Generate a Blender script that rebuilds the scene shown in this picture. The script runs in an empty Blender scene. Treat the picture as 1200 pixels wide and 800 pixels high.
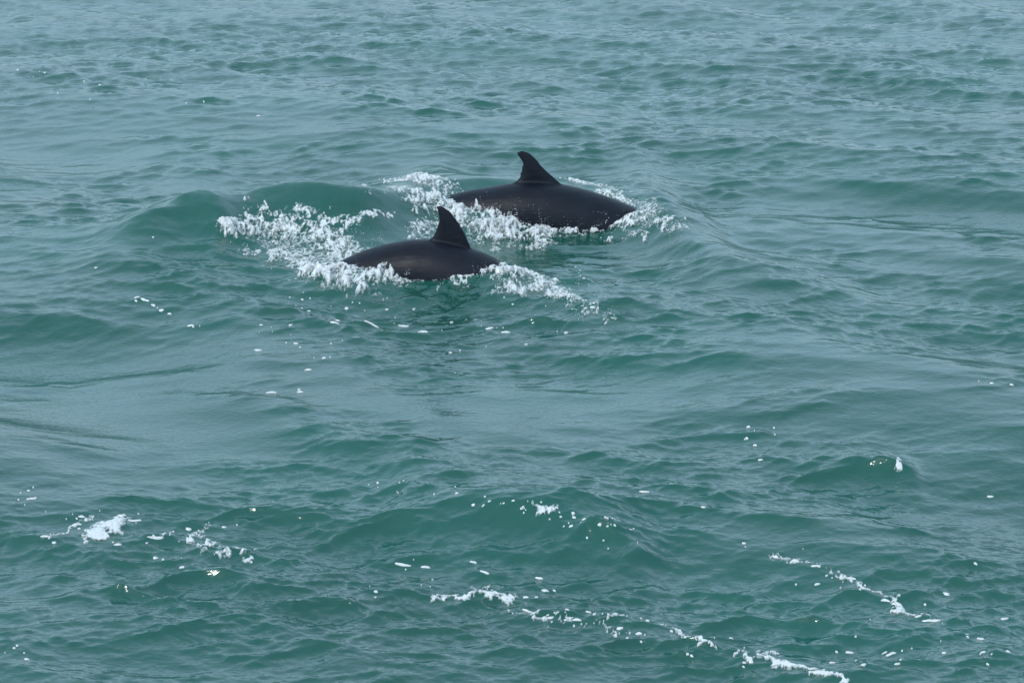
import bpy, bmesh, math, random
import numpy as np
from mathutils import Vector

S = bpy.context.scene
R = math.radians
rng = np.random.default_rng(7)
random.seed(7)

# ------------------------------------------------------------------ camera
CAM_H = 3.6
PITCH = R(16.5)
HFOV = R(26.0)
cd = bpy.data.cameras.new('camera')
cam = bpy.data.objects.new('camera', cd)
S.collection.objects.link(cam)
cam.location = (0, 0, CAM_H)
cam.rotation_euler = (math.pi / 2 - PITCH, 0, 0)
cd.sensor_width = 36
cd.lens = 18 / math.tan(HFOV / 2)
cd.clip_start = 0.1
cd.clip_end = 20000
S.camera = cam

# ------------------------------------------------------------------ sky, sun, exposure
SUN_EL, SUN_AZ = R(44), R(-140)      # azimuth from +Y towards +X: behind thin haze, over the left shoulder
w = bpy.data.worlds.new('World')
S.world = w
w.use_nodes = True
nt = w.node_tree
sky = nt.nodes.new('ShaderNodeTexSky')
sky.sky_type = 'NISHITA'
sky.sun_disc = False
sky.sun_elevation = SUN_EL
sky.sun_rotation = SUN_AZ
sky.air_density = 1.0
sky.dust_density = 3.0
sky.ozone_density = 2.5
bg = nt.nodes['Background']
bg.inputs['Strength'].default_value = 0.15
haze = nt.nodes.new('ShaderNodeMix')          # thin even high cloud over the blue
haze.data_type = 'RGBA'
haze.inputs[0].default_value = .7
haze.inputs[7].default_value = (4.2, 5.95, 7.5, 1)
nt.links.new(sky.outputs[0], haze.inputs[6])
nt.links.new(haze.outputs[2], bg.inputs[0])

sl = bpy.data.lights.new('sun', 'SUN')
sl.energy = 1.2
sl.angle = R(10)
sl.color = (1.0, 0.99, 0.97)
sun = bpy.data.objects.new('sun', sl)
S.collection.objects.link(sun)
d = Vector((math.sin(SUN_AZ) * math.cos(SUN_EL), math.cos(SUN_AZ) * math.cos(SUN_EL), math.sin(SUN_EL)))
sun.rotation_euler = d.to_track_quat('Z', 'Y').to_euler()

S.view_settings.view_transform = 'Standard'
S.view_settings.look = 'None'
S.view_settings.exposure = 0.4
S.view_settings.gamma = 1.0
S.cycles.use_denoising = True
S.cycles.max_bounces = 6
S.cycles.sample_clamp_indirect = 4.0

# ------------------------------------------------------------------ helpers
F = 600 / math.tan(HFOV / 2)

def at(px, py, z=0.0):
    """point of the level z seen at photograph position px, py"""
    u, v = (px - 600) / F, (py - 400) / F
    c, s = math.cos(PITCH), math.sin(PITCH)
    dy = c - v * s
    dz = -s - v * c
    t = (z - CAM_H) / dz
    return np.array([u * t, dy * t, z])

def tag(o, label=None, cat=None, group=None, kind=None):
    for k, v in (('label', label), ('category', cat), ('group', group), ('kind', kind)):
        if v:
            o[k] = v
    return o

def grid_mesh(name, P, faces, mat, attrs=None):
    me = bpy.data.meshes.new(name)
    n, m = len(P), len(faces)
    me.vertices.add(n)
    me.vertices.foreach_set('co', P.astype(np.float32).ravel())
    k = faces.shape[1]
    me.loops.add(m * k)
    me.loops.foreach_set('vertex_index', faces.astype(np.int32).ravel())
    me.polygons.add(m)
    me.polygons.foreach_set('loop_start', np.arange(0, m * k, k, dtype=np.int32))
    me.polygons.foreach_set('use_smooth', np.ones(m, dtype=bool))
    me.update(calc_edges=True)
    for a, v in (attrs or {}).items():
        at_ = me.attributes.new(a, 'FLOAT', 'POINT')
        at_.data.foreach_set('value', v.astype(np.float32))
    me.materials.append(mat)
    o = bpy.data.objects.new(name, me)
    S.collection.objects.link(o)
    return o

def wave_tile(N, L, lmin, lmax, slope, ang, power, seed, kexp=-2.0):
    g = np.random.default_rng(seed)
    k1 = np.fft.fftfreq(N, L / N) * 2 * np.pi
    kx, ky = np.meshgrid(k1, k1, indexing='xy')
    k = np.hypot(kx, ky)
    k[0, 0] = 1e9
    lam = 2 * np.pi / k
    band = np.exp(-(lmin / lam) ** 4) * (1 / (1 + (lam / lmax) ** 6))
    cs = np.abs((kx * math.cos(ang) + ky * math.sin(ang)) / k) ** power
    A = k ** kexp * band * (cs + 0.05)
    Hf = np.fft.fft2(g.standard_normal((N, N))) * A
    h = np.fft.ifft2(Hf).real
    gx = np.fft.ifft2(1j * kx * Hf).real
    gy = np.fft.ifft2(1j * ky * Hf).real
    s = slope / math.sqrt((gx ** 2 + gy ** 2).mean())
    dx = np.fft.ifft2(-1j * kx / k * Hf).real
    dy = np.fft.ifft2(-1j * ky / k * Hf).real
    return [np.float32(a * s) for a in (h, dx, dy)], N, L

def noise_tile(N, L, lmin, lmax, seed, kexp=-1.4, sx=1.0):
    g = np.random.default_rng(seed)
    k1 = np.fft.fftfreq(N, L / N) * 2 * np.pi
    kx, ky = np.meshgrid(k1 * sx, k1, indexing='xy')
    k = np.hypot(kx, ky)
    k[0, 0] = 1e9
    lam = 2 * np.pi / k
    H = np.fft.fft2(g.standard_normal((N, N))) * k ** kexp * np.exp(-(lmin / lam) ** 4) / (1 + (lam / lmax) ** 6)
    h = np.fft.ifft2(H).real
    return [np.float32(h / h.std())], N, L

def sample(t, x, y):
    arrs, N, L = t
    fx = (x / L * N)
    fy = (y / L * N)
    ix = np.floor(fx).astype(np.int64)
    iy = np.floor(fy).astype(np.int64)
    tx = (fx - ix).astype(np.float32)
    ty = (fy - iy).astype(np.float32)
    def wts(t):
        return (-.5 * t + t * t - .5 * t ** 3, 1 - 2.5 * t * t + 1.5 * t ** 3,
                .5 * t + 2 * t * t - 1.5 * t ** 3, -.5 * t * t + .5 * t ** 3)
    wx, wy = wts(tx), wts(ty)
    out = [np.zeros(x.shape, np.float32) for _ in arrs]
    for j in range(4):
        jj = (iy + j - 1) % N
        for i in range(4):
            ii = (ix + i - 1) % N
            ww = wx[i] * wy[j]
            for o, a in zip(out, arrs):
                o += ww * a[jj, ii]
    return out

def rot(x, y, a):
    c, s = math.cos(a), math.sin(a)
    return c * x + s * y, -s * x + c * y

def sstep(a, b, x):
    t = np.clip((x - a) / (b - a), 0, 1)
    return t * t * (3 - 2 * t)

def smooth_pts(pts, n=40):
    """Catmull-Rom through pts"""
    P = np.asarray(pts, float)
    P = np.vstack([2 * P[0] - P[1], P, 2 * P[-1] - P[-2]])
    out = []
    m = len(P) - 3
    for q in np.linspace(0, m - 1e-6, n):
        i = int(q); t = q - i
        a, b, c, e = P[i:i + 4]
        out.append(.5 * (2 * b + (c - a) * t + (2 * a - 5 * b + 4 * c - e) * t * t + (3 * b - 3 * c + e - a) * t ** 3))
    return np.array(out)

# ------------------------------------------------------------------ the sea surface
T_big = wave_tile(1024, 41.0, 1.1, 5.0, 0.085, R(56), 2.0, 11)
T_mid = wave_tile(2048, 23.0, 0.24, 1.3, 0.095, R(72), 2.4, 22)
T_sml = wave_tile(1024, 5.3, 0.045, 0.40, 0.155, R(88), 2.2, 33)
T_cap = wave_tile(1024, 2.3, 0.016, 0.075, 0.085, R(80), 0.6, 44)
SD = {id(q): float(q[0][0].std()) for q in (T_mid, T_sml)}
T_pat = noise_tile(256, 31.0, 0.5, 7.0, 55)

# ridges of water: crest line through photograph points (px, py, crest height), width to the camera side, width to the far side
RIDGES = [
    # hump of water pushed up behind and beside the two dolphins
    ([(60, 300, .04), (150, 270, .14), (215, 244, .22), (255, 234, .26), (290, 224, .28), (330, 209, .36), (385, 203, .42), (430, 206, .40), (480, 216, .28), (540, 206, .24), (640, 211, .19), (740, 226, .14), (800, 256, .10), (870, 286, .02)], .33, .75),
    # low swell in the trough at the left edge
    ([(-160, 352, .0), (-40, 350, .07), (70, 353, .07), (190, 378, .0)], .30, .55),
    # shoulder of the wave right of the far dolphin
    ([(690, 262, .00), (770, 262, .08), (850, 292, .14), (960, 325, .08), (1060, 350, .0)], .30, .6),
    # crest in the foreground
    ([(430, 568, .0), (480, 562, .05), (560, 578, .07), (640, 594, .09), (700, 608, .09), (745, 630, .06), (800, 665, .0)], .26, .45),
    # small crests
    ([(560, 140, .0), (640, 138, .03), (740, 146, .0)], .2, .3),
    ([(930, 552, .0), (1000, 542, .03), (1050, 545, .05), (1100, 565, .0)], .14, .25),
    ([(190, 282, .0), (262, 274, .07), (330, 268, .06), (420, 268, .0)], .22, .3),
]
RIDGES = [(smooth_pts([at(a, b, c) for a, b, c in pts], 36), wf, wb) for pts, wf, wb in RIDGES]
# hollows: centre px,py, radius across and away (m), depth
HOLLOWS = [(385, 262, .75, .7, .10), (500, 352, 1.0, .6, .03), (560, 292, .5, .45, .05), (60, 400, 1.0, .7, .04), (505, 338, .55, .30, -.045), (582, 334, .22, .30, -.05), (420, 334, .28, .3, -.06), (568, 262, .30, .28, -.10), (330, 300, .5, .3, .02), (725, 256, .38, .28, .07)]
# ripple strength: centre px,py, radius across and away (m), change
CALM = [(130, 450, 1.6, 1.0, -.50), (480, 500, 1.2, .7, -.25), (150, 175, 2.6, 1.6, -.35), (200, 300, 1.5, .8, .25), (600, 760, 3.0, .6, .45), (700, 60, 4, 5, .12), (900, 460, 1.5, .9, -.25),
        (300, 700, 3.0, .9, .25), (1000, 90, 5.0, 5.0, .12), (350, 255, .9, .9, -.15), (500, 385, .9, 1.0, .40),
        (850, 180, 3.0, 2.0, -.1), (450, 40, 5, 4, .25), (70, 362, .9, .6, .6), (620, 610, .9, .5, .35), (250, 235, .7, .4, .45)]
CALM = [(at(a, b), c, e, f) for a, b, c, e, f in CALM]
HOLLOWS = [(at(a, b), c, e, f) for a, b, c, e, f in HOLLOWS]

def sea(x, y, chop=True):
    x = np.asarray(x, float); y = np.asarray(y, float)
    dist = np.hypot(x, y)
    far = 1 / (1 + (dist / 90) ** 2)
    n_ = sample(T_pat, x, y)[0]
    rp = .55 + .75 * sstep(-.7, 1.0, n_)
    rp = rp + (.9 - rp) * .6 * sstep(15, 22, dist)
    for c, a, b, v in CALM:
        rp = rp + v * np.exp(-((x - c[0]) / a) ** 2 - ((y - c[1]) / b) ** 2)
    rp = np.clip(rp, .12, 1.6)
    z = np.zeros(x.shape); ox = np.zeros(x.shape); oy = np.zeros(x.shape)
    # waves die down near the animals, where their own wake shapes the water
    c0, c1 = at(500, 318), at(630, 255)
    near = np.exp(-((x - c0[0]) / 1.1) ** 2 - ((y - c0[1]) / .8) ** 2) + np.exp(-((x - c1[0]) / 1.3) ** 2 - ((y - c1[1]) / .9) ** 2)
    keep = 1 - .6 * np.clip(near, 0, 1)
    for t, ang, g, ch in ((T_big, 0, keep * 1.0, 1.0), (T_mid, 0, keep * (.35 + .65 * rp) * (.9 + .1 * far), 1.35),
                          (T_sml, .15, rp ** 1.5 * (.55 + .45 * keep), 1.0), (T_cap, -.2, rp ** 1.6, .4)):
        if t is T_cap:
            g = g * np.clip((15 - dist) / 5, 0, 1)
        if t is T_sml:
            g = g * np.clip((60 - dist) / 40, 0.0, 1)
        if t is T_mid:
            g = g * np.clip((220 - dist) / 150, 0.0, 1)
        if t is T_big:
            g = g * np.clip((700 - dist) / 500, 0.0, 1)
        if t is T_mid:
            g = g * (1 - .38 * sstep(13, 22, dist))
        if t is T_sml:
            g = g * (1 + .45 * sstep(13, 21, dist))
        if not np.any(g > 0):
            continue
        xr, yr = rot(x, y, ang)
        h, dx, dy = sample(t, xr + 3.7, yr + 1.9)
        dx, dy = rot(dx, dy, -ang)
        if t is T_mid or t is T_sml:       # crests come to a point, troughs are flat
            q_ = np.clip(h / SD[id(t)], -1.9, 1.6)
            h = h + .18 * SD[id(t)] * (q_ * q_ - 1) * (1 - .6 * sstep(14, 21, dist))
        z += g * h; ox += ch * g * dx; oy += ch * g * dy
    m = (np.abs(x) < 9) & (y > 6) & (y < 24)
    xs, ys = x[m], y[m]
    zz = np.zeros(xs.shape)
    for pts, wf, wb in RIDGES:
        yc = np.interp(xs, pts[:, 0], pts[:, 1])
        hh = np.interp(xs, pts[:, 0], pts[:, 2], left=0, right=0)
        q_ = np.clip((xs - pts[0, 0]) / (pts[-1, 0] - pts[0, 0]), 0, 1)
        hh = hh * sstep(0, .14, q_) * sstep(1, .86, q_)
        sl_ = np.interp(xs, pts[:, 0], np.gradient(pts[:, 1], pts[:, 0]))
        d_ = (yc - ys) / np.sqrt(1 + np.clip(sl_, -2, 2) ** 2)
        zz += hh * np.where(d_ > 0, np.exp(-np.abs(d_ / wf) ** 1.4), np.exp(-(d_ / wb) ** 2))
    for c, a, b, v in HOLLOWS:
        zz -= v * np.exp(-((xs - c[0]) / a) ** 2 - ((ys - c[1]) / b) ** 2)
    z[m] += zz
    if not chop:
        return z
    if chop == 'ripple':
        return x - ox, y - oy, z, rp
    return x - ox, y - oy, z

def mat_water():
    m = bpy.data.materials.new('sea_water')
    m.use_nodes = True
    n, l = m.node_tree.nodes, m.node_tree.links
    n.clear()
    out = n.new('ShaderNodeOutputMaterial')
    geo = n.new('ShaderNodeNewGeometry')
    mp = n.new('ShaderNodeMapping'); mp.inputs['Scale'].default_value = (1, 1.25, 1)
    l.new(geo.outputs['Position'], mp.inputs[0])
    def nz(scale, det, dist=0.0):
        t = n.new('ShaderNodeTexNoise'); t.inputs['Scale'].default_value = scale
        t.inputs['Detail'].default_value = det; t.inputs['Distortion'].default_value = dist
        l.new(mp.outputs[0], t.inputs[0]); return t
    a = nz(9, 3, .6); b = nz(34, 3, .4); big = nz(.55, 3)
    bm1 = n.new('ShaderNodeBump'); bm1.inputs['Distance'].default_value = .0055; bm1.inputs['Strength'].default_value = 1.0
    l.new(a.outputs[0], bm1.inputs['Height'])
    ra = n.new('ShaderNodeAttribute'); ra.attribute_name = 'ripple'
    l.new(ra.outputs['Fac'], bm1.inputs['Strength']) 
    bm2 = n.new('ShaderNodeBump'); bm2.inputs['Distance'].default_value = .0032; bm2.inputs['Strength'].default_value = .8
    l.new(b.outputs[0], bm2.inputs['Height']); l.new(bm1.outputs[0], bm2.inputs['Normal'])
    ramp = n.new('ShaderNodeValToRGB')
    ramp.color_ramp.elements[0].position = .35; ramp.color_ramp.elements[1].position = .68
    ramp.color_ramp.elements[0].color = (.003, .078, .055, 1)
    ramp.color_ramp.elements[1].color = (.005, .098, .072, 1)
    l.new(big.outputs[0], ramp.inputs[0])
    dif = n.new('ShaderNodeBsdfDiffuse'); l.new(ramp.outputs[0], dif.inputs[0])
    tr = n.new('ShaderNodeBsdfTransparent'); tr.inputs[0].default_value = (.35, .75, .68, 1)
    mx = n.new('ShaderNodeMixShader'); mx.inputs[0].default_value = .30
    l.new(dif.outputs[0], mx.inputs[1]); l.new(tr.outputs[0], mx.inputs[2])
    gl = n.new('ShaderNodeBsdfGlossy'); gl.inputs['Roughness'].default_value = .05
    gl.inputs[0].default_value = (1, 1, 1, 1)
    l.new(bm2.outputs[0], gl.inputs['Normal'])
    fr = n.new('ShaderNodeFresnel'); fr.inputs['IOR'].default_value = 1.333
    l.new(bm2.outputs[0], fr.inputs['Normal'])
    m2 = n.new('ShaderNodeMixShader')
    # a rippled sea mirrors less at the most grazing angles and more at moderate ones than one flat facet
    e1 = n.new('ShaderNodeMath'); e1.operation = 'MULTIPLY'; e1.inputs[1].default_value = -4.6
    e2 = n.new('ShaderNodeMath'); e2.operation = 'EXPONENT'
    e3 = n.new('ShaderNodeMath'); e3.operation = 'MULTIPLY_ADD'; e3.inputs[1].default_value = -.43; e3.inputs[2].default_value = .43
    l.new(fr.outputs[0], e1.inputs[0]); l.new(e1.outputs[0], e2.inputs[0]); l.new(e2.outputs[0], e3.inputs[0])
    l.new(e3.outputs[0], m2.inputs[0]); l.new(mx.outputs[0], m2.inputs[1]); l.new(gl.outputs[0], m2.inputs[2])
    l.new(m2.outputs[0], out.inputs[0])
    return m

def build_sea():
    nd = 980
    # rows by viewing angle inside the frame, sparser beyond it
    degs = np.linspace(31.0, 6.6, nd)
    ys = CAM_H / np.tan(np.radians(degs))
    ys = np.concatenate([[-300, -120, -50, -22, -10, -4, -1, 1, 2.2, 3.2, 4.0, 4.7, 5.3, 5.7], ys,
                         ys[-1] * 1.0 + np.cumsum(np.geomspace(.1, 1200, 75))])
    t = np.concatenate([-np.geomspace(30, .33, 46)[:-1], np.linspace(-.33, .33, 980), np.geomspace(.33, 30, 46)[1:]])
    wv = np.maximum(ys + .6, 3.0) * 1.0
    X = t[None, :] * wv[:, None]
    Y = np.repeat(ys[:, None], len(t), 1)
    x, y, z, rp = sea(X.ravel(), Y.ravel(), 'ripple')
    nr, nc = X.shape
    idx = np.arange(nr * nc).reshape(nr, nc)
    f = np.stack([idx[:-1, :-1], idx[:-1, 1:], idx[1:, 1:], idx[1:, :-1]], -1).reshape(-1, 4)
    o = grid_mesh('sea', np.stack([x, y, z], 1), f, M_WATER, {'ripple': np.clip(rp, 0, 1.5) ** 1.6})
    o['kind'] = 'structure'
    o['label'] = 'choppy green grey sea water with smooth swells and short ripples'
    return o

M_WATER = mat_water()
build_sea()

def simple_mat(name, col, rough=.8):
    m = bpy.data.materials.new(name); m.use_nodes = True
    p = m.node_tree.nodes['Principled BSDF']
    p.inputs['Base Color'].default_value = (*col, 1); p.inputs['Roughness'].default_value = rough
    return m

# opaque sheet added to stand in for the murk below the surface
mm = simple_mat('murky_depth', (.008, .10, .078))
sd = grid_mesh('murk_sheet', np.array([[-9000, -4000, -2.2], [9000, -4000, -2.2], [9000, 9000, -2.2], [-9000, 9000, -2.2]], float),
               np.array([[0, 1, 2, 3]]), mm)
sd['kind'] = 'structure'

# ------------------------------------------------------------------ dolphins
def mat_skin(name, c1, c2):
    m = bpy.data.materials.new(name); m.use_nodes = True
    n, l = m.node_tree.nodes, m.node_tree.links
    p = n['Principled BSDF']
    tc = n.new('ShaderNodeTexCoord')
    a = n.new('ShaderNodeTexNoise'); a.inputs['Scale'].default_value = 5; a.inputs['Detail'].default_value = 6; a.inputs['Distortion'].default_value = .8
    l.new(tc.outputs['Object'], a.inputs[0])
    r = n.new('ShaderNodeValToRGB'); r.color_ramp.elements[0].color = (*c1, 1); r.color_ramp.elements[1].color = (*c2, 1)
    r.color_ramp.elements[0].position = .35; r.color_ramp.elements[1].position = .7
    l.new(a.outputs[0], r.inputs[0]); l.new(r.outputs[0], p.inputs['Base Color'])
    # rough-wet variation of the sheen and drops of water lying on the skin
    b = n.new('ShaderNodeTexNoise'); b.inputs['Scale'].default_value = 32; b.inputs['Detail'].default_value = 5
    mp = n.new('ShaderNodeMapping'); mp.inputs['Scale'].default_value = (.5, 1, 1.6)
    l.new(tc.outputs['Object'], mp.inputs[0]); l.new(mp.outputs[0], b.inputs[0])
    mr = n.new('ShaderNodeMapRange'); mr.inputs['To Min'].default_value = .34; mr.inputs['To Max'].default_value = .55
    l.new(b.outputs[0], mr.inputs[0]); l.new(mr.outputs[0], p.inputs['Roughness'])
    bp = n.new('ShaderNodeBump'); bp.inputs['Distance'].default_value = .005; bp.inputs['Strength'].default_value = .5
    l.new(b.outputs[0], bp.inputs['Height']); l.new(bp.outputs[0], p.inputs['Normal'])
    p.inputs['IOR'].default_value = 1.33
    p.inputs['Specular IOR Level'].default_value = .32
    return m

def plate(bm, outline, up, thick, tipfrac=.25):
    """a streamlined fin: outline in 2D -> (p,q), placed by up(p,q,side) with a lens section. Built as a fan of nested rings."""
    n = len(outline)
    o = np.asarray(outline, float)
    c = o.mean(0)
    rings = []
    for s, th in ((1, 0.12), (.86, .55), (.62, .85), (.3, 1.0)):
        rings.append([c + (q - c) * s for q in o])
        rings[-1] = (rings[-1], th)
    vt = {}
    for sgn in (1, -1):
        prev = None
        for k, (pts, th) in enumerate(rings):
            cur = [bm.verts.new(up(p[0], p[1], sgn * thick * th * (1 - .65 * np.clip(p[1] / max(o[:, 1].max(), 1e-6), 0, 1)))) for p in pts]
            if k == 0:
                vt[sgn] = cur
            if prev:
                for i in range(n):
                    j = (i + 1) % n
                    q = [prev[i], prev[j], cur[j], cur[i]]
                    bm.faces.new(q if sgn > 0 else q[::-1])
            prev = cur
        q = prev if sgn > 0 else prev[::-1]
        bm.faces.new(q)
    a, b = vt[1], vt[-1]
    for i in range(n):
        j = (i + 1) % n
        bm.faces.new([b[i], b[j], a[j], a[i]])

def dolphin(name, spine, fin, mat, label, loc, yaw, roll=0.0, scale=1.0):
    """spine: list of (x, z, half height, half width) from fluke to beak; fin: outline in (x, z)"""
    sp = smooth_pts(spine, 90)
    bm = bmesh.new()
    rings = []
    nseg = 40
    for i, (x, z, rh, rw) in enumerate(sp):
        t = sp[min(i + 1, len(sp) - 1), :2] - sp[max(i - 1, 0), :2]
        t = t / np.hypot(*t)
        nx, nz = -t[1], t[0]
        rg = []
        for k in range(nseg):
            a = 2 * math.pi * k / nseg
            ca, sa = math.cos(a), math.sin(a)
            h = rh * (sa if sa > 0 else sa * .92)
            rg.append(bm.verts.new((x + nx * h, rw * ca, z + nz * h)))
        rings.append(rg)
    for a, b in zip(rings[:-1], rings[1:]):
        for k in range(nseg):
            j = (k + 1) % nseg
            bm.faces.new([a[k], b[k], b[j], a[j]])
    bm.faces.new(rings[0][::1]); bm.faces.new(rings[-1][::-1])
    # dorsal fin
    fo = smooth_pts(fin, 56)
    zb = min(p[1] for p in fo)
    plate(bm, [(p[0], p[1] - zb) for p in fo], lambda p, q, s: (p, s, q + zb), .030)
    # flippers
    for sg in (1, -1):
        fl = smooth_pts([(.10, .0), (.04, .12), (-.06, .24), (-.15, .33), (-.17, .33), (-.12, .22), (-.07, .10), (-.05, .0), (.10, .0)], 30)[:-1]
        bx = np.interp(.62, sp[:, 0], sp[:, 0])
        bz = float(np.interp(.62, sp[:, 0], sp[:, 1])) - .07
        plate(bm, fl, lambda p, q, s, sg=sg, bx=bx, bz=bz: (bx + p, sg * (.13 + q * .75), bz - q * .65 + s), .022)
    # flukes
    fx, fz = sp[0, 0], sp[0, 1]
    dt = sp[4, :2] - sp[0, :2]; dt = dt / np.hypot(*dt)
    for sg in (1, -1):
        fl = smooth_pts([(.12, -.02), (.10, .05), (.02, .16), (-.08, .27), (-.15, .33), (-.155, .32), (-.10, .20), (-.07, .10), (-.05, .03), (-.03, -.02), (.12, -.02)], 34)[:-1]
        plate(bm, fl, lambda p, q, s, sg=sg: (fx + p * dt[0] - s * dt[1], sg * q, fz + p * dt[1] + s * dt[0]), .018)
    bmesh.ops.recalc_face_normals(bm, faces=bm.faces)
    me = bpy.data.meshes.new(name)
    bm.to_mesh(me); bm.free()
    tmp = bpy.data.objects.new('tmp', me)
    S.collection.objects.link(tmp)
    md = tmp.modifiers.new('r', 'REMESH'); md.mode = 'VOXEL'; md.voxel_size = .0075; md.use_smooth_shade = True
    ms = tmp.modifiers.new('s', 'SMOOTH'); ms.factor = .5; ms.iterations = 11
    dg = bpy.context.evaluated_depsgraph_get()
    me2 = bpy.data.meshes.new_from_object(tmp.evaluated_get(dg))
    bpy.data.objects.remove(tmp)
    me2.name = name
    me2.materials.clear(); me2.materials.append(mat)
    for p in me2.polygons: p.use_smooth = True
    o = bpy.data.objects.new('dolphin', me2)
    S.collection.objects.link(o)
    o.location = loc; o.rotation_euler = (roll, 0, yaw); o.scale = (scale,) * 3
    tag(o, label, 'dolphin', 'dolphins swimming side by side')
    return o

SK1 = mat_skin('wet_brown_grey_skin', (.0042, .0058, .0105), (.0085, .0112, .0185))
SK2 = mat_skin('wet_blue_black_skin', (.004, .006, .011), (.008, .012, .019))

# near dolphin: scale 185 px per metre
c = at(500, 325)
dolphin('dolphin_near_mesh',
        [(-1.30, -.42, .035, .055), (-1.12, -.33, .055, .045), (-.95, -.235, .085, .06), (-.70, -.18, .135, .105), (-.46, -.062, .178, .16),
         (-.20, .00, .215, .20), (.05, .015, .228, .215), (.30, -.045, .220, .215), (.52, -.16, .200, .195), (.70, -.25, .170, .17),
         (.84, -.355, .130, .14), (.93, -.44, .075, .085), (1.02, -.50, .040, .050), (1.10, -.555, .022, .03)],
        [(.295, .15), (.292, .18), (.281, .218), (.261, .264), (.240, .310), (.213, .356), (.182, .402), (.152, .434), (.118, .462), (.090, .472), (.066, .466), (.060, .452), (.080, .432), (.087, .412),
         (.080, .397), (.084, .375), (.076, .352), (.067, .325), (.062, .305), (.036, .262), (.010, .238), (-.04, .20), (-.02, .13), (.15, .10), (.295, .15)],
        SK1, 'nearer dolphin with brownish back arching out of the foam and curved fin', (c[0], c[1], 0.0), R(-8))
c = at(630, 258)
dolphin('dolphin_far_mesh',
        [(-1.35, .07, .035, .055), (-1.18, .06, .050, .042), (-1.0, -.03, .070, .055), (-.75, .0, .110, .09), (-.50, .025, .160, .145),
         (-.25, .02, .215, .20), (.0, .025, .238, .22), (.28, -.02, .235, .225), (.54, -.08, .205, .205), (.76, -.14, .165, .165),
         (.94, -.25, .125, .13), (1.04, -.38, .075, .085), (1.13, -.44, .040, .050), (1.21, -.49, .022, .03)],
        [(.225, .18), (.205, .218), (.178, .238), (.140, .270), (.098, .308), (.053, .347), (.018, .384), (-.016, .428), (-.062, .465), (-.105, .475), (-.138, .466), (-.142, .452), (-.128, .430), (-.104, .410),
         (-.099, .380), (-.112, .362), (-.108, .340), (-.122, .318), (-.117, .302), (-.142, .268), (-.180, .245), (-.23, .20), (-.12, .14), (.05, .12), (.225, .18)],
        SK2, 'farther dolphin with blue black back and taller fin beyond the nearer one', (c[0], c[1], 0.0), R(-4), scale=1.04)

# ------------------------------------------------------------------ foam, spray and flecks
def at_sea(pix):
    """where the sight lines through photograph points meet the sea"""
    pix = np.asarray(pix, float)
    zz = np.zeros(len(pix))
    for _ in range(7):
        P = np.array([at(a, b, c) for (a, b), c in zip(pix, zz)])
        zz = .5 * zz + .5 * sea(P[:, 0], P[:, 1], chop=False)
    return np.array([at(a, b, c) for (a, b), c in zip(pix, zz)])

def mat_foam(name, breakup, col=.84):
    m = bpy.data.materials.new(name); m.use_nodes = True
    n, l = m.node_tree.nodes, m.node_tree.links
    n.clear()
    out = n.new('ShaderNodeOutputMaterial')
    df = n.new('ShaderNodeBsdfDiffuse'); df.inputs[0].default_value = (col, col * 1.03, col * 1.02, 1)
    tl = n.new('ShaderNodeBsdfTranslucent'); tl.inputs[0].default_value = (col, col * 1.05, col * 1.04, 1)
    mx = n.new('ShaderNodeMixShader'); mx.inputs[0].default_value = .30
    l.new(df.outputs[0], mx.inputs[1]); l.new(tl.outputs[0], mx.inputs[2])
    geo = n.new('ShaderNodeNewGeometry')
    a = n.new('ShaderNodeTexNoise'); a.inputs['Scale'].default_value = 48; a.inputs['Detail'].default_value = 6; a.inputs['Distortion'].default_value = 1.2
    l.new(geo.outputs['Position'], a.inputs[0])
    bp = n.new('ShaderNodeBump'); bp.inputs['Distance'].default_value = .003; bp.inputs['Strength'].default_value = .4
    l.new(a.outputs[0], bp.inputs['Height'])
    up = n.new('ShaderNodeMix'); up.data_type = 'VECTOR'; up.inputs[0].default_value = .6; up.inputs[5].default_value = (0, 0, 1)
    l.new(bp.outputs[0], up.inputs[4]); l.new(up.outputs[1], df.inputs['Normal'])      # light scatters through the bubbles: little shading by slope
    gl = n.new('ShaderNodeBsdfGlossy'); gl.inputs['Roughness'].default_value = .25; l.new(bp.outputs[0], gl.inputs['Normal'])
    m2 = n.new('ShaderNodeMixShader'); m2.inputs[0].default_value = .06
    l.new(mx.outputs[0], m2.inputs[1]); l.new(gl.outputs[0], m2.inputs[2])
    last = m2
    if breakup:
        at_ = n.new('ShaderNodeAttribute'); at_.attribute_name = 'dens'
        mul = n.new('ShaderNodeMath'); mul.operation = 'MULTIPLY_ADD'; mul.inputs[1].default_value = 2.7
        l.new(a.outputs[0], mul.inputs[0])
        sc = n.new('ShaderNodeMath'); sc.operation = 'MULTIPLY_ADD'; sc.inputs[1].default_value = 1.75; sc.inputs[2].default_value = -1.72
        l.new(at_.outputs['Fac'], sc.inputs[0]); l.new(sc.outputs[0], mul.inputs[2])
        mul.use_clamp = True
        tp = n.new('ShaderNodeBsdfTransparent')
        m3 = n.new('ShaderNodeMixShader')
        l.new(mul.outputs[0], m3.inputs[0]); l.new(tp.outputs[0], m3.inputs[1]); l.new(m2.outputs[0], m3.inputs[2])
        last = m3
    l.new(last.outputs[0], out.inputs[0])
    return m

M_FOAM = mat_foam('sea_foam', True)
M_DROP = mat_foam('white_spray', False)
N1 = noise_tile(1024, 3.1, .05, .5, 101, -1.8)
N2 = noise_tile(1024, 2.7, .014, .16, 102, -1.25)
N3 = noise_tile(1024, 1.9, .010, .045, 103, -1.2)

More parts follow.
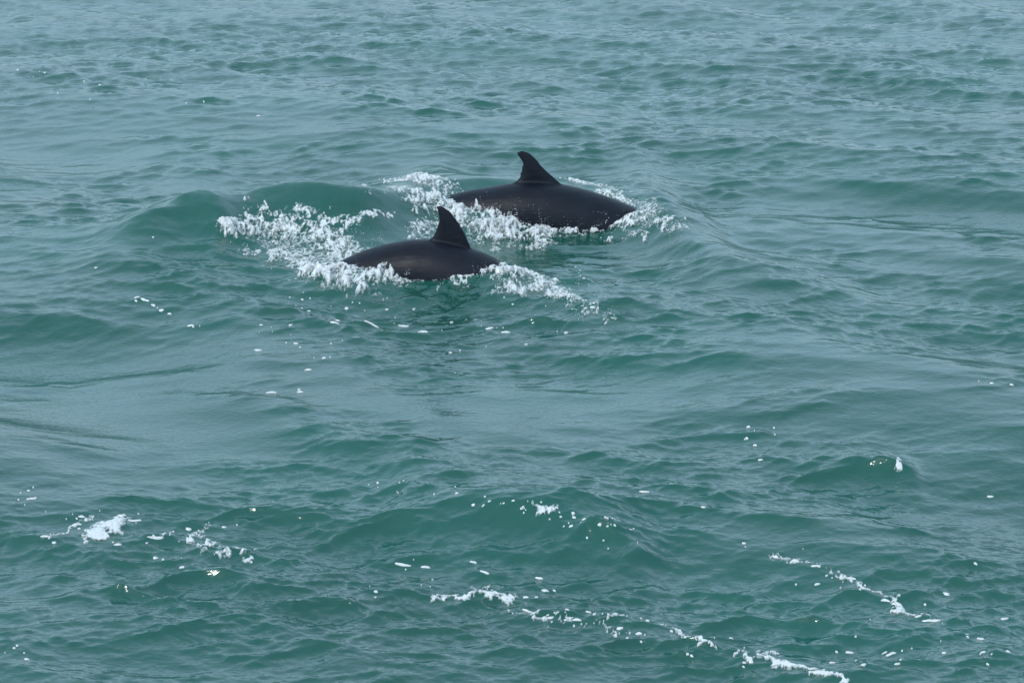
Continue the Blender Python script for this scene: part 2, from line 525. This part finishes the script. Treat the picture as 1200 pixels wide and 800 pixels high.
def foam(label, strokes, lump=.03, thr=.42, lace=.10, res=(.0055, .011), seed=0, group=None):
    """strokes: lists of (px, py, radius in m, density); foam lies on the sea along them"""
    S_ = []
    for st in strokes:
        P = at_sea([q[:2] for q in st])
        S_.append((P, [q[2] for q in st], [q[3] for q in st]))
    allp = np.vstack([q[0] for q in S_]); rm = max(max(q[1]) for q in S_) * 1.25
    x0, x1 = allp[:, 0].min() - rm, allp[:, 0].max() + rm
    y0, y1 = allp[:, 1].min() - rm * 1.3, allp[:, 1].max() + rm * 1.3
    gx, gy = np.arange(x0, x1, res[0]), np.arange(y0, y1, res[1])
    X, Y = np.meshgrid(gx, gy)
    sh = X.shape
    x, y = X.ravel(), Y.ravel()
    n1 = sample(N1, x + seed * .37, y + seed * .11)[0]
    n2 = sample(N2, x * .8 + seed * .21, y * .55 + seed * .4)[0]
    n3 = sample(N3, x, y * .6)[0]
    wk = 1 if lump > .015 else .35
    xw, yw = x + .035 * wk * n1, y + .06 * wk * n2
    D = np.zeros(x.shape)
    for P, rad, den in S_:
        for i in range(max(len(P) - 1, 1)):
            a, b = P[i], P[min(i + 1, len(P) - 1)]
            L2 = max((b[0] - a[0]) ** 2 + (b[1] - a[1]) ** 2, 1e-9)
            t = np.clip(((xw - a[0]) * (b[0] - a[0]) + (yw - a[1]) * (b[1] - a[1])) / L2, 0, 1)
            dd = np.hypot(xw - a[0] - t * (b[0] - a[0]), (yw - a[1] - t * (b[1] - a[1])) * (.8 if lump > .015 else 1.5))
            j = min(i + 1, len(P) - 1)
            r = rad[i] + t * (rad[j] - rad[i]); de = den[i] + t * (den[j] - den[i])
            D = np.maximum(D, de * np.clip(1 - (dd / r) ** 2, 0, 1) ** .8)
    m1 = D + .13 * n1 + .11 * n2 + .10 * n3 - thr * .62
    m2 = np.minimum(lace * 1.1 - np.abs(n2 + .3 * n1) * .45, D - .12) * 1.2
    M = np.where(D > .02, np.maximum(m1, m2), -1)
    if lump > .015:        # churned water: a soft see-through sheet crossed by bright strands
        s2 = sample(N2, x * .55 + seed * .3, y * .28 + seed * .2)[0]
        s3 = sample(N2, x * 1.3 + seed * .7, y * .8 + seed * .6)[0]
        strand = np.clip(1 - 1.25 * np.abs(.8 * s2 + .35 * s3), 0, 1)
        M = np.where(D > .02, D - .16 + .08 * n1 + .05 * n2, -1)
        DENS = sstep(0, .22, M) * np.clip(np.clip(D, 0, 1) ** .8 * (.36 + .66 * strand) + .09 * n1 + .05 * n3, 0, 1.2)
    else:
        DENS = sstep(0, .15, M) * np.clip(.04 + .42 * D + .75 * np.clip(M, 0, .5) + .11 * n2 + .07 * n3, 0, 1.2)
    up = sstep(0, .35, M)
    bil = np.clip(.5 + .03 * n2 + .28 * n1, 0, 1.3)
    lift = -.003 + .009 * sstep(0, .1, M) + lump * .75 * np.clip(D - .22, 0, 1) ** 1.5 * 1.3 * bil + (.0015 * n3 + .001 * n2) * up
    sx, sy, sz = sea(x, y)
    P = np.stack([sx, sy, sz + lift], 1)
    idx = np.arange(len(x)).reshape(sh)
    f = np.stack([idx[:-1, :-1], idx[:-1, 1:], idx[1:, 1:], idx[1:, :-1]], -1).reshape(-1, 4)
    f = f[(M[f] > 0).any(1)]
    used = np.unique(f)
    mp = np.full(len(x), -1); mp[used] = np.arange(len(used))
    o = grid_mesh('sea_foam', P[used], mp[f], M_FOAM, {'dens': DENS[used]})
    tag(o, label, 'foam', group or 'foam churned up by the dolphins', 'stuff')
    return o

ICO = bmesh.new(); bmesh.ops.create_icosphere(ICO, subdivisions=1, radius=1)
ICO_V = np.array([v.co[:] for v in ICO.verts]); ICO_F = np.array([[v.index for v in f.verts] for f in ICO.faces]); ICO.free()

def spray(label, src, seed=1):
    """src: (px, py of the foot, count, spread in m, height in m, largest radius)"""
    g = np.random.default_rng(seed)
    V, Fc, n0 = [], [], 0
    for px, py, cnt, spr, hgt, rmax in src:
        cnt = int(cnt * 1.8)
        c = at_sea([(px, py)])[0]
        # drops fly in a few jets, thinning out upwards
        jets = [(g.normal(0, spr), g.normal(0, spr * .8), g.normal(0, .35), g.uniform(.4, 1)) for _ in range(max(2, cnt // 14))]
        for _ in range(cnt):
            j = jets[g.integers(len(jets))]
            u = g.random() ** 1.9
            h = hgt * j[3] * u
            x = c[0] + j[0] + j[2] * h + g.normal(0, .012 + .12 * h)
            y = c[1] + j[1] + g.normal(0, .02 + .15 * h)
            r = max(.0010, rmax * .5 * g.random() ** 2.2 * (1 - .5 * u))
            q = ICO_V * r * (1 + .35 * g.standard_normal((len(ICO_V), 1)) * .5)
            q = q * np.array([1, 1, g.uniform(.8, 1.7)])
            V.append(q + np.array([x, y, c[2] + .01 + h])); Fc.append(ICO_F + n0); n0 += len(ICO_V)
    o = grid_mesh('spray', np.vstack(V), np.vstack(Fc), M_DROP)
    tag(o, label, 'spray', 'spray thrown up by the dolphins', 'stuff')

def flecks(label, pts, seed=3, group='flecks of foam drifting on the water', cat='foam flecks'):
    """pts: (px, py, half length m, half width m, turn in degrees)"""
    g = np.random.default_rng(seed)
    PX = at_sea([q[:2] for q in pts])
    V, Fc, n0 = [], [], 0
    K = 18
    for c, (px, py, a, b, an) in zip(PX, pts):
        th = np.arange(K) / K * 2 * np.pi
        rr = 1 + .22 * np.sin(2 * th + g.uniform(0, 6)) + .16 * np.sin(3 * th + g.uniform(0, 6)) + .13 * np.sin(5 * th + g.uniform(0, 6)) + .08 * g.standard_normal(K)
        ca, sa = math.cos(R(an)), math.sin(R(an))
        a, b = a * .85, b * .45
        rows = [np.array([[0, 0]])] + [np.stack([a * q * rr * np.cos(th), b * q * rr * np.sin(th)], 1) for q in (.45, .8, 1.0)]
        p = np.vstack(rows)
        p = np.stack([p[:, 0] * ca - p[:, 1] * sa + c[0], p[:, 0] * sa + p[:, 1] * ca + c[1]], 1)
        z = np.concatenate([[.0065], np.full(K, .006), np.full(K, .0045), np.full(K, -.003)]) + np.concatenate([g.normal(0, .0005, 2 * K + 1), np.zeros(K)])
        V.append(np.column_stack([p, z]))
        f = [[0, 0, 1 + k, 1 + (k + 1) % K] for k in range(K)]
        F4 = [[1 + k, 1 + K + k, 1 + K + (k + 1) % K, 1 + (k + 1) % K] for k in range(K)] + \
             [[1 + K + k, 1 + 2 * K + k, 1 + 2 * K + (k + 1) % K, 1 + K + (k + 1) % K] for k in range(K)]
        tri = [[0, 1 + k, 1 + (k + 1) % K] for k in range(K)]
        for q in F4:
            tri += [[q[0], q[1], q[2]], [q[0], q[2], q[3]]]
        Fc.append(np.array(tri) + n0); n0 += len(p)
    V = np.vstack(V)
    x, y, z = sea(V[:, 0], V[:, 1])
    o = grid_mesh('foam_flecks', np.stack([x, y, z + V[:, 2]], 1), np.vstack(Fc), M_DROP)
    tag(o, label, cat, group, 'stuff')

foam('wide mass of white foam trailing from the tail of the nearer dolphin', [
    [(278, 270, .10, .8), (300, 263, .14, .95), (325, 262, .10, .8), (352, 272, .13, .85), (385, 285, .17, .95), (412, 300, .16, .95)],
    [(300, 285, .10, .55), (335, 298, .12, .6), (352, 312, .13, .85), (385, 322, .18, 1.0), (425, 327, .15, 1.0), (462, 326, .08, .8)],
    [(320, 275, .26, .42), (370, 300, .26, .50), (400, 312, .18, .65)],
    [(390, 270, .06, .7), (404, 278, .10, .9)]], lump=.10, lace=.16, seed=1)
foam('thin white foam line along the belly of the nearer dolphin', [
    [(448, 322, .07, .8), (480, 328, .04, .6), (520, 330, .035, .6), (548, 326, .06, .8)]], lump=.02, lace=.10, seed=2)
foam('white bow wave foam running down right from the head of the nearer dolphin', [
    [(550, 323, .07, .8), (580, 320, .12, .95), (610, 324, .17, 1.0), (630, 335, .16, .9), (655, 347, .10, .7), (680, 360, .07, .55), (712, 374, .06, .55)],
    [(585, 330, .10, .8), (610, 335, .10, .8)]], lump=.06, lace=.13, seed=3)
foam('bright white foam heap between the two dolphins below the farther one', [
    [(548, 252, .12, .8), (575, 262, .17, 1.0), (605, 268, .19, 1.05), (632, 272, .17, 1.0), (640, 286, .10, .7)],
    [(560, 275, .10, .6), (600, 285, .12, .6)]], lump=.10, lace=.14, seed=4)
foam('ragged white foam line at the flank and head of the farther dolphin', [
    [(640, 268, .09, .95), (675, 268, .11, 1.0), (710, 265, .13, 1.05), (738, 261, .14, 1.05), (768, 260, .10, .85), (805, 268, .06, .5)]], lump=.05, lace=.13, seed=5)
foam('thin white foam edge behind the back of the farther dolphin', [
    [(655, 217, .07, .7), (690, 220, .10, .8), (725, 230, .10, .7), (765, 245, .08, .6)]], lump=.04, lace=.14, seed=6)
foam('white foam washing over the tail of the farther dolphin', [
    [(455, 212, .08, .7), (485, 214, .14, .9), (515, 218, .12, .9), (535, 222, .07, .6)], [(480, 226, .1, .7), (500, 236, .14, 1.0), (525, 245, .14, 1.0), (550, 252, .12, .9)]], lump=.09, lace=.16, seed=7)
foam('lacy streak of foam on the wave face behind the nearer dolphin', [
    [(352, 243, .05, .55), (385, 246, .10, .62), (420, 250, .07, .5), (462, 250, .04, .6)], [(335, 250, .06, .42), (350, 253, .05, .4)],
    [(418, 236, .02, .6), (435, 241, .02, .5)]], lump=.012, lace=.09, seed=8)
foam('small puff of foam behind the fin of the nearer dolphin', [
    [(488, 274, .07, .8), (500, 268, .09, .8), (512, 260, .06, .6)]], lump=.04, lace=.14, seed=9)
G = 'broken foam in the foreground'
foam('bright solid patch of foam at the lower left', [[(98, 634, .04, .8), (112, 628, .07, 1.0), (130, 622, .09, 1.1), (146, 614, .06, .9), (158, 610, .03, .7)]], lump=.012, lace=.03, thr=.26, seed=11, group=G)
foam('foam patch with a peaked wavelet at its left end', [[(252, 634, .03, .8), (262, 641, .05, 1.0), (280, 643, .05, 1.0), (302, 645, .02, .8)], [(245, 632, .02, .7), (258, 625, .02, .8)]], lump=.02, lace=.03, thr=.26, seed=12, group=G)
foam('torn foam streak at the bottom centre left', [[(515, 698, .02, .7), (545, 696, .04, .8), (570, 692, .05, .85), (600, 700, .04, .8)], [(563, 688, .02, .7), (600, 687, .02, .7)]], lump=.012, lace=.07, thr=.26, seed=13, group=G)
foam('long foam line running off the bottom edge', [[(795, 735, .014, .8), (812, 744, .022, .95), (830, 753, .026, 1.0)], [(855, 762, .012, .8), (880, 770, .025, .85), (910, 772, .03, .8), (935, 785, .025, .9), (975, 797, .03, 1.0)],
    [(890, 762, .02, .7), (905, 760, .02, .6)]], lump=.012, lace=.05, thr=.26, seed=14, group=G)
foam('curled foam streak above the long foam line', [[(706, 727, .012, .85), (716, 720, .015, .85), (738, 717, .010, .8)]], lump=.01, lace=.03, seed=15, group=G)
foam('thin broken foam line between the torn streak and the long line', [[(600, 712, .012, .6), (640, 722, .014, .6), (680, 727, .012, .65), (720, 738, .012, .6), (750, 742, .01, .55)], [(780, 728, .010, .6), (800, 737, .014, .8)]], lump=.006, lace=.08, thr=.26, seed=18, group=G)
foam('thin broken foam line trailing to the right edge', [[(900, 655, .010, .55), (950, 664, .012, .6), (1000, 684, .012, .6), (1045, 706, .018, .7), (1095, 722, .014, .65)]], lump=.006, lace=.07, thr=.26, seed=19, group=G)
foam('thin foam wisps left of the bright patch', [[(40, 634, .010, .6), (62, 630, .014, .7), (95, 616, .014, .7), (118, 606, .01, .6)], [(172, 638, .008, .6), (190, 632, .014, .75), (210, 625, .008, .6)]], lump=.006, lace=.06, thr=.26, seed=20, group=G)
foam('bubbly foam on the crest of the foreground wave', [[(630, 596, .02, .6), (645, 601, .035, .75), (662, 604, .02, .6)], [(712, 609, .015, .6), (720, 612, .015, .6)]], lump=.012, lace=.07, seed=16, group=G)
foam('round clump of foam on a lone crest at the right', [[(1047, 538, .02, .8), (1055, 547, .025, .8)]], lump=.015, lace=.08, seed=17, group=G)

spray('spray drops over the foam behind the nearer dolphin', [
    (340, 265, 90, .10, .10, .007), (395, 290, 160, .12, .16, .009), (410, 305, 120, .15, .12, .008), (330, 285, 60, .2, .06, .006), (430, 322, 60, .1, .05, .006), (360, 262, 50, .3, .12, .006)], 1)
spray('spray drops before the dark side of the farther dolphin', [
    (560, 262, 130, .12, .22, .009), (600, 268, 160, .35, .24, .004), (680, 268, 110, .3, .2, .004), (600, 275, 170, .14, .22, .010), (630, 280, 130, .12, .14, .008), (660, 272, 50, .12, .16, .006), (690, 268, 40, .1, .12, .005)], 2)
spray('spray drops thrown up at the head of the farther dolphin', [
    (760, 266, 110, .10, .16, .008), (785, 268, 60, .08, .12, .007), (720, 268, 50, .1, .06, .006), (800, 272, 30, .1, .05, .006)], 3)
spray('spray drops over the bow foam of the nearer dolphin', [
    (600, 325, 70, .12, .08, .008), (630, 335, 90, .12, .07, .008), (665, 350, 50, .10, .04, .006), (700, 368, 40, .08, .03, .006), (585, 318, 30, .05, .08, .006)], 4)
spray('spray drops over the tail of the farther dolphin', [
    (480, 218, 60, .12, .08, .007), (515, 224, 60, .10, .08, .007), (540, 235, 30, .1, .08, .005)], 5)

g_ = np.random.default_rng(9)
def jit(lst, k=1, spread=10):
    out = []
    for q in lst:
        out.append(q)
        for _ in range(k if g_.random() < .45 else 0):
            out.append((q[0] + g_.normal(0, spread), q[1] + g_.normal(0, spread * .28), q[2] * g_.uniform(.25, .5), q[3] * g_.uniform(.3, .6), q[4] + g_.normal(0, 10)))
    return out
flecks('short row of foam flecks left of the dolphins', jit([(148, 353, .020, .016, 0), (158, 356, .03, .02, -20), (168, 362, .02, .02, -20), (178, 368, .022, .02, -10), (188, 372, .016, .015, 0), (212, 385, .02, .015, 0), (215, 387, .01, .01, 0), (100, 318, .01, .01, 0), (175, 280, .01, .01, 0)], 1, 6))
flecks('scattered foam flecks on the water below the nearer dolphin', jit([(440, 380, .065, .02, 2), (473, 383, .03, .02, -10), (495, 390, .04, .018, -12), (567, 387, .025, .015, -5), (587, 391, .025, .018, -5), (391, 380, .04, .015, 0), (408, 362, .018, .02, -20), (365, 300, .01, .01, 0), (295, 411, .03, .02, 0), (342, 403, .02, .014, 0), (357, 434, .022, .02, 20), (377, 420, .015, .015, 0),
    (317, 458, .03, .025, 0), (350, 458, .02, .015, 0), (360, 362, .012, .012, 0), (690, 363, .02, .02, 0), (655, 392, .012, .01, 0), (610, 405, .01, .01, 0), (300, 384, .01, .01, 0), (335, 384, .015, .01, 0)], 1, 12), 4)
flecks('foam flecks round the bright patches at the lower left', jit([(50, 632, .035, .014, 12), (92, 617, .03, .014, 15), (100, 608, .02, .012, 0), (190, 632, .05, .012, 14), (165, 612, .03, .012, 5), (150, 606, .025, .012, 0), (228, 622, .02, .012, -10), (185, 655, .015, .012, 0), (215, 665, .012, .012, 0), (40, 586, .02, .012, 0), (35, 770, .012, .012, 0), (22, 755, .008, .008, 0), (60, 640, .015, .01, 0), (268, 620, .01, .01, 0), (140, 640, .02, .01, 0)], 1, 14), 5)
flecks('foam flecks trailing across the bottom centre', jit([(475, 665, .04, .010, -5), (500, 668, .02, .01, -5), (570, 672, .025, .012, -20), (558, 662, .02, .01, 0), (645, 690, .02, .01, -5), (640, 677, .02, .008, 0), (675, 725, .022, .010, -8), (643, 723, .016, .010, 0), (722, 735, .018, .01, -5), (745, 740, .016, .01, -5), (690, 714, .014, .01, 0), (665, 712, .01, .008, 0), (855, 742, .008, .008, 0), (805, 770, .008, .008, 0), (760, 722, .01, .008, 0), (620, 697, .02, .012, 10), (618, 712, .018, .01, 0)], 1, 14), 6)
flecks('foam flecks scattered over the lower right water', jit([(902, 656, .022, .016, -20), (925, 660, .02, .01, -5), (950, 666, .025, .01, -5), (990, 680, .028, .008, -25), (1008, 689, .015, .01, 0), (1030, 703, .02, .012, -20), (1045, 707, .035, .012, -18), (1043, 714, .03, .014, -5), (1087, 722, .045, .010, -4), (1070, 718, .02, .01, 0), (1130, 737, .015, .012, 0), (1150, 742, .015, .01, 0), (1142, 760, .012, .01, 0), (1165, 588, .014, .012, 0), (750, 577, .024, .008, -3), (872, 504, .014, .012, 0), (870, 517, .012, .012, 0), (880, 524, .01, .012, 0), (888, 540, .012, .01, 0),
    (1110, 696, .02, .012, 0), (950, 687, .012, .01, 0), (965, 770, .012, .008, 0), (985, 761, .015, .01, 0), (1030, 762, .02, .01, 0), (1043, 775, .012, .008, 0), (1150, 662, .01, .01, 0), (1180, 722, .015, .01, 0), (1165, 450, .015, .012, 0), (1190, 452, .015, .012, 0), (1000, 776, .012, .01, 0), (1095, 760, .012, .008, 0), (1180, 759, .012, .008, 0), (822, 597, .01, .01, 0), (867, 640, .01, .01, 0), (903, 505, .008, .008, 0)], 1, 14), 7)
flecks('tiny white specks painted as sun glints on the distant water at the upper left', jit([(50, 86, .012, .02, 0), (20, 82, .012, .02, 0), (98, 96, .012, .02, 0), (118, 100, .016, .03, 0), (62, 110, .012, .02, 0), (215, 122, .012, .02, 0), (298, 137, .018, .02, 0), (100, 118, .008, .02, 0), (235, 120, .008, .02, 0)], 2, 14), 8)  # white flakes put in for sun sparkle on the far ripples

def specks(label, paths, seed):
    g = np.random.default_rng(seed); out = []
    for (x0, y0, x1, y1, sy, cnt) in paths:
        for _ in range(int(cnt * .32)):
            t = g.random(); q = g.random() ** 2.5
            out.append((x0 + (x1 - x0) * t + g.normal(0, 4), y0 + (y1 - y0) * t + g.normal(0, sy), .0025 + .010 * q, .0025 + .008 * q, g.normal(0, 15)))
    flecks(label, out, seed)
specks('tiny bubbles of foam and painted sparkle along the crest of the foreground wave', [(560, 590, 640, 602, 5, 26), (640, 602, 745, 632, 7, 55), (660, 625, 720, 640, 8, 24), (600, 600, 650, 615, 6, 14)], 21)  # white flakes serve as foam and as light sparkling on the crest
specks('tiny bubbles of foam and painted sparkle on the low crests left of the foreground wave', [(400, 575, 500, 568, 5, 34), (500, 566, 545, 578, 4, 12), (545, 590, 580, 600, 5, 10), (470, 665, 530, 690, 5, 18), (420, 686, 460, 695, 4, 10)], 22)  # same flakes for foam bubbles and painted glitter on these crests
specks('tiny bubbles of foam and painted sparkle at the lower left corner', [(10, 570, 60, 600, 8, 22), (30, 620, 170, 612, 10, 30), (180, 625, 240, 650, 8, 14), (10, 755, 40, 775, 5, 8)], 23)  # part foam, part sparkle, both drawn as white flakes
specks('tiny bubbles of foam beside the long foam line at the lower right', [(600, 705, 760, 745, 8, 24), (760, 740, 900, 790, 10, 30), (880, 650, 1100, 725, 9, 34), (960, 755, 1190, 765, 10, 24), (900, 500, 895, 540, 10, 5)], 24)
specks('tiny bubbles of foam drifting below the two dolphins', [(340, 345, 480, 372, 7, 44), (280, 380, 400, 410, 12, 26), (440, 372, 620, 395, 6, 26), (580, 345, 700, 372, 6, 30), (650, 300, 700, 330, 9, 24), (450, 395, 600, 420, 8, 14)], 25)
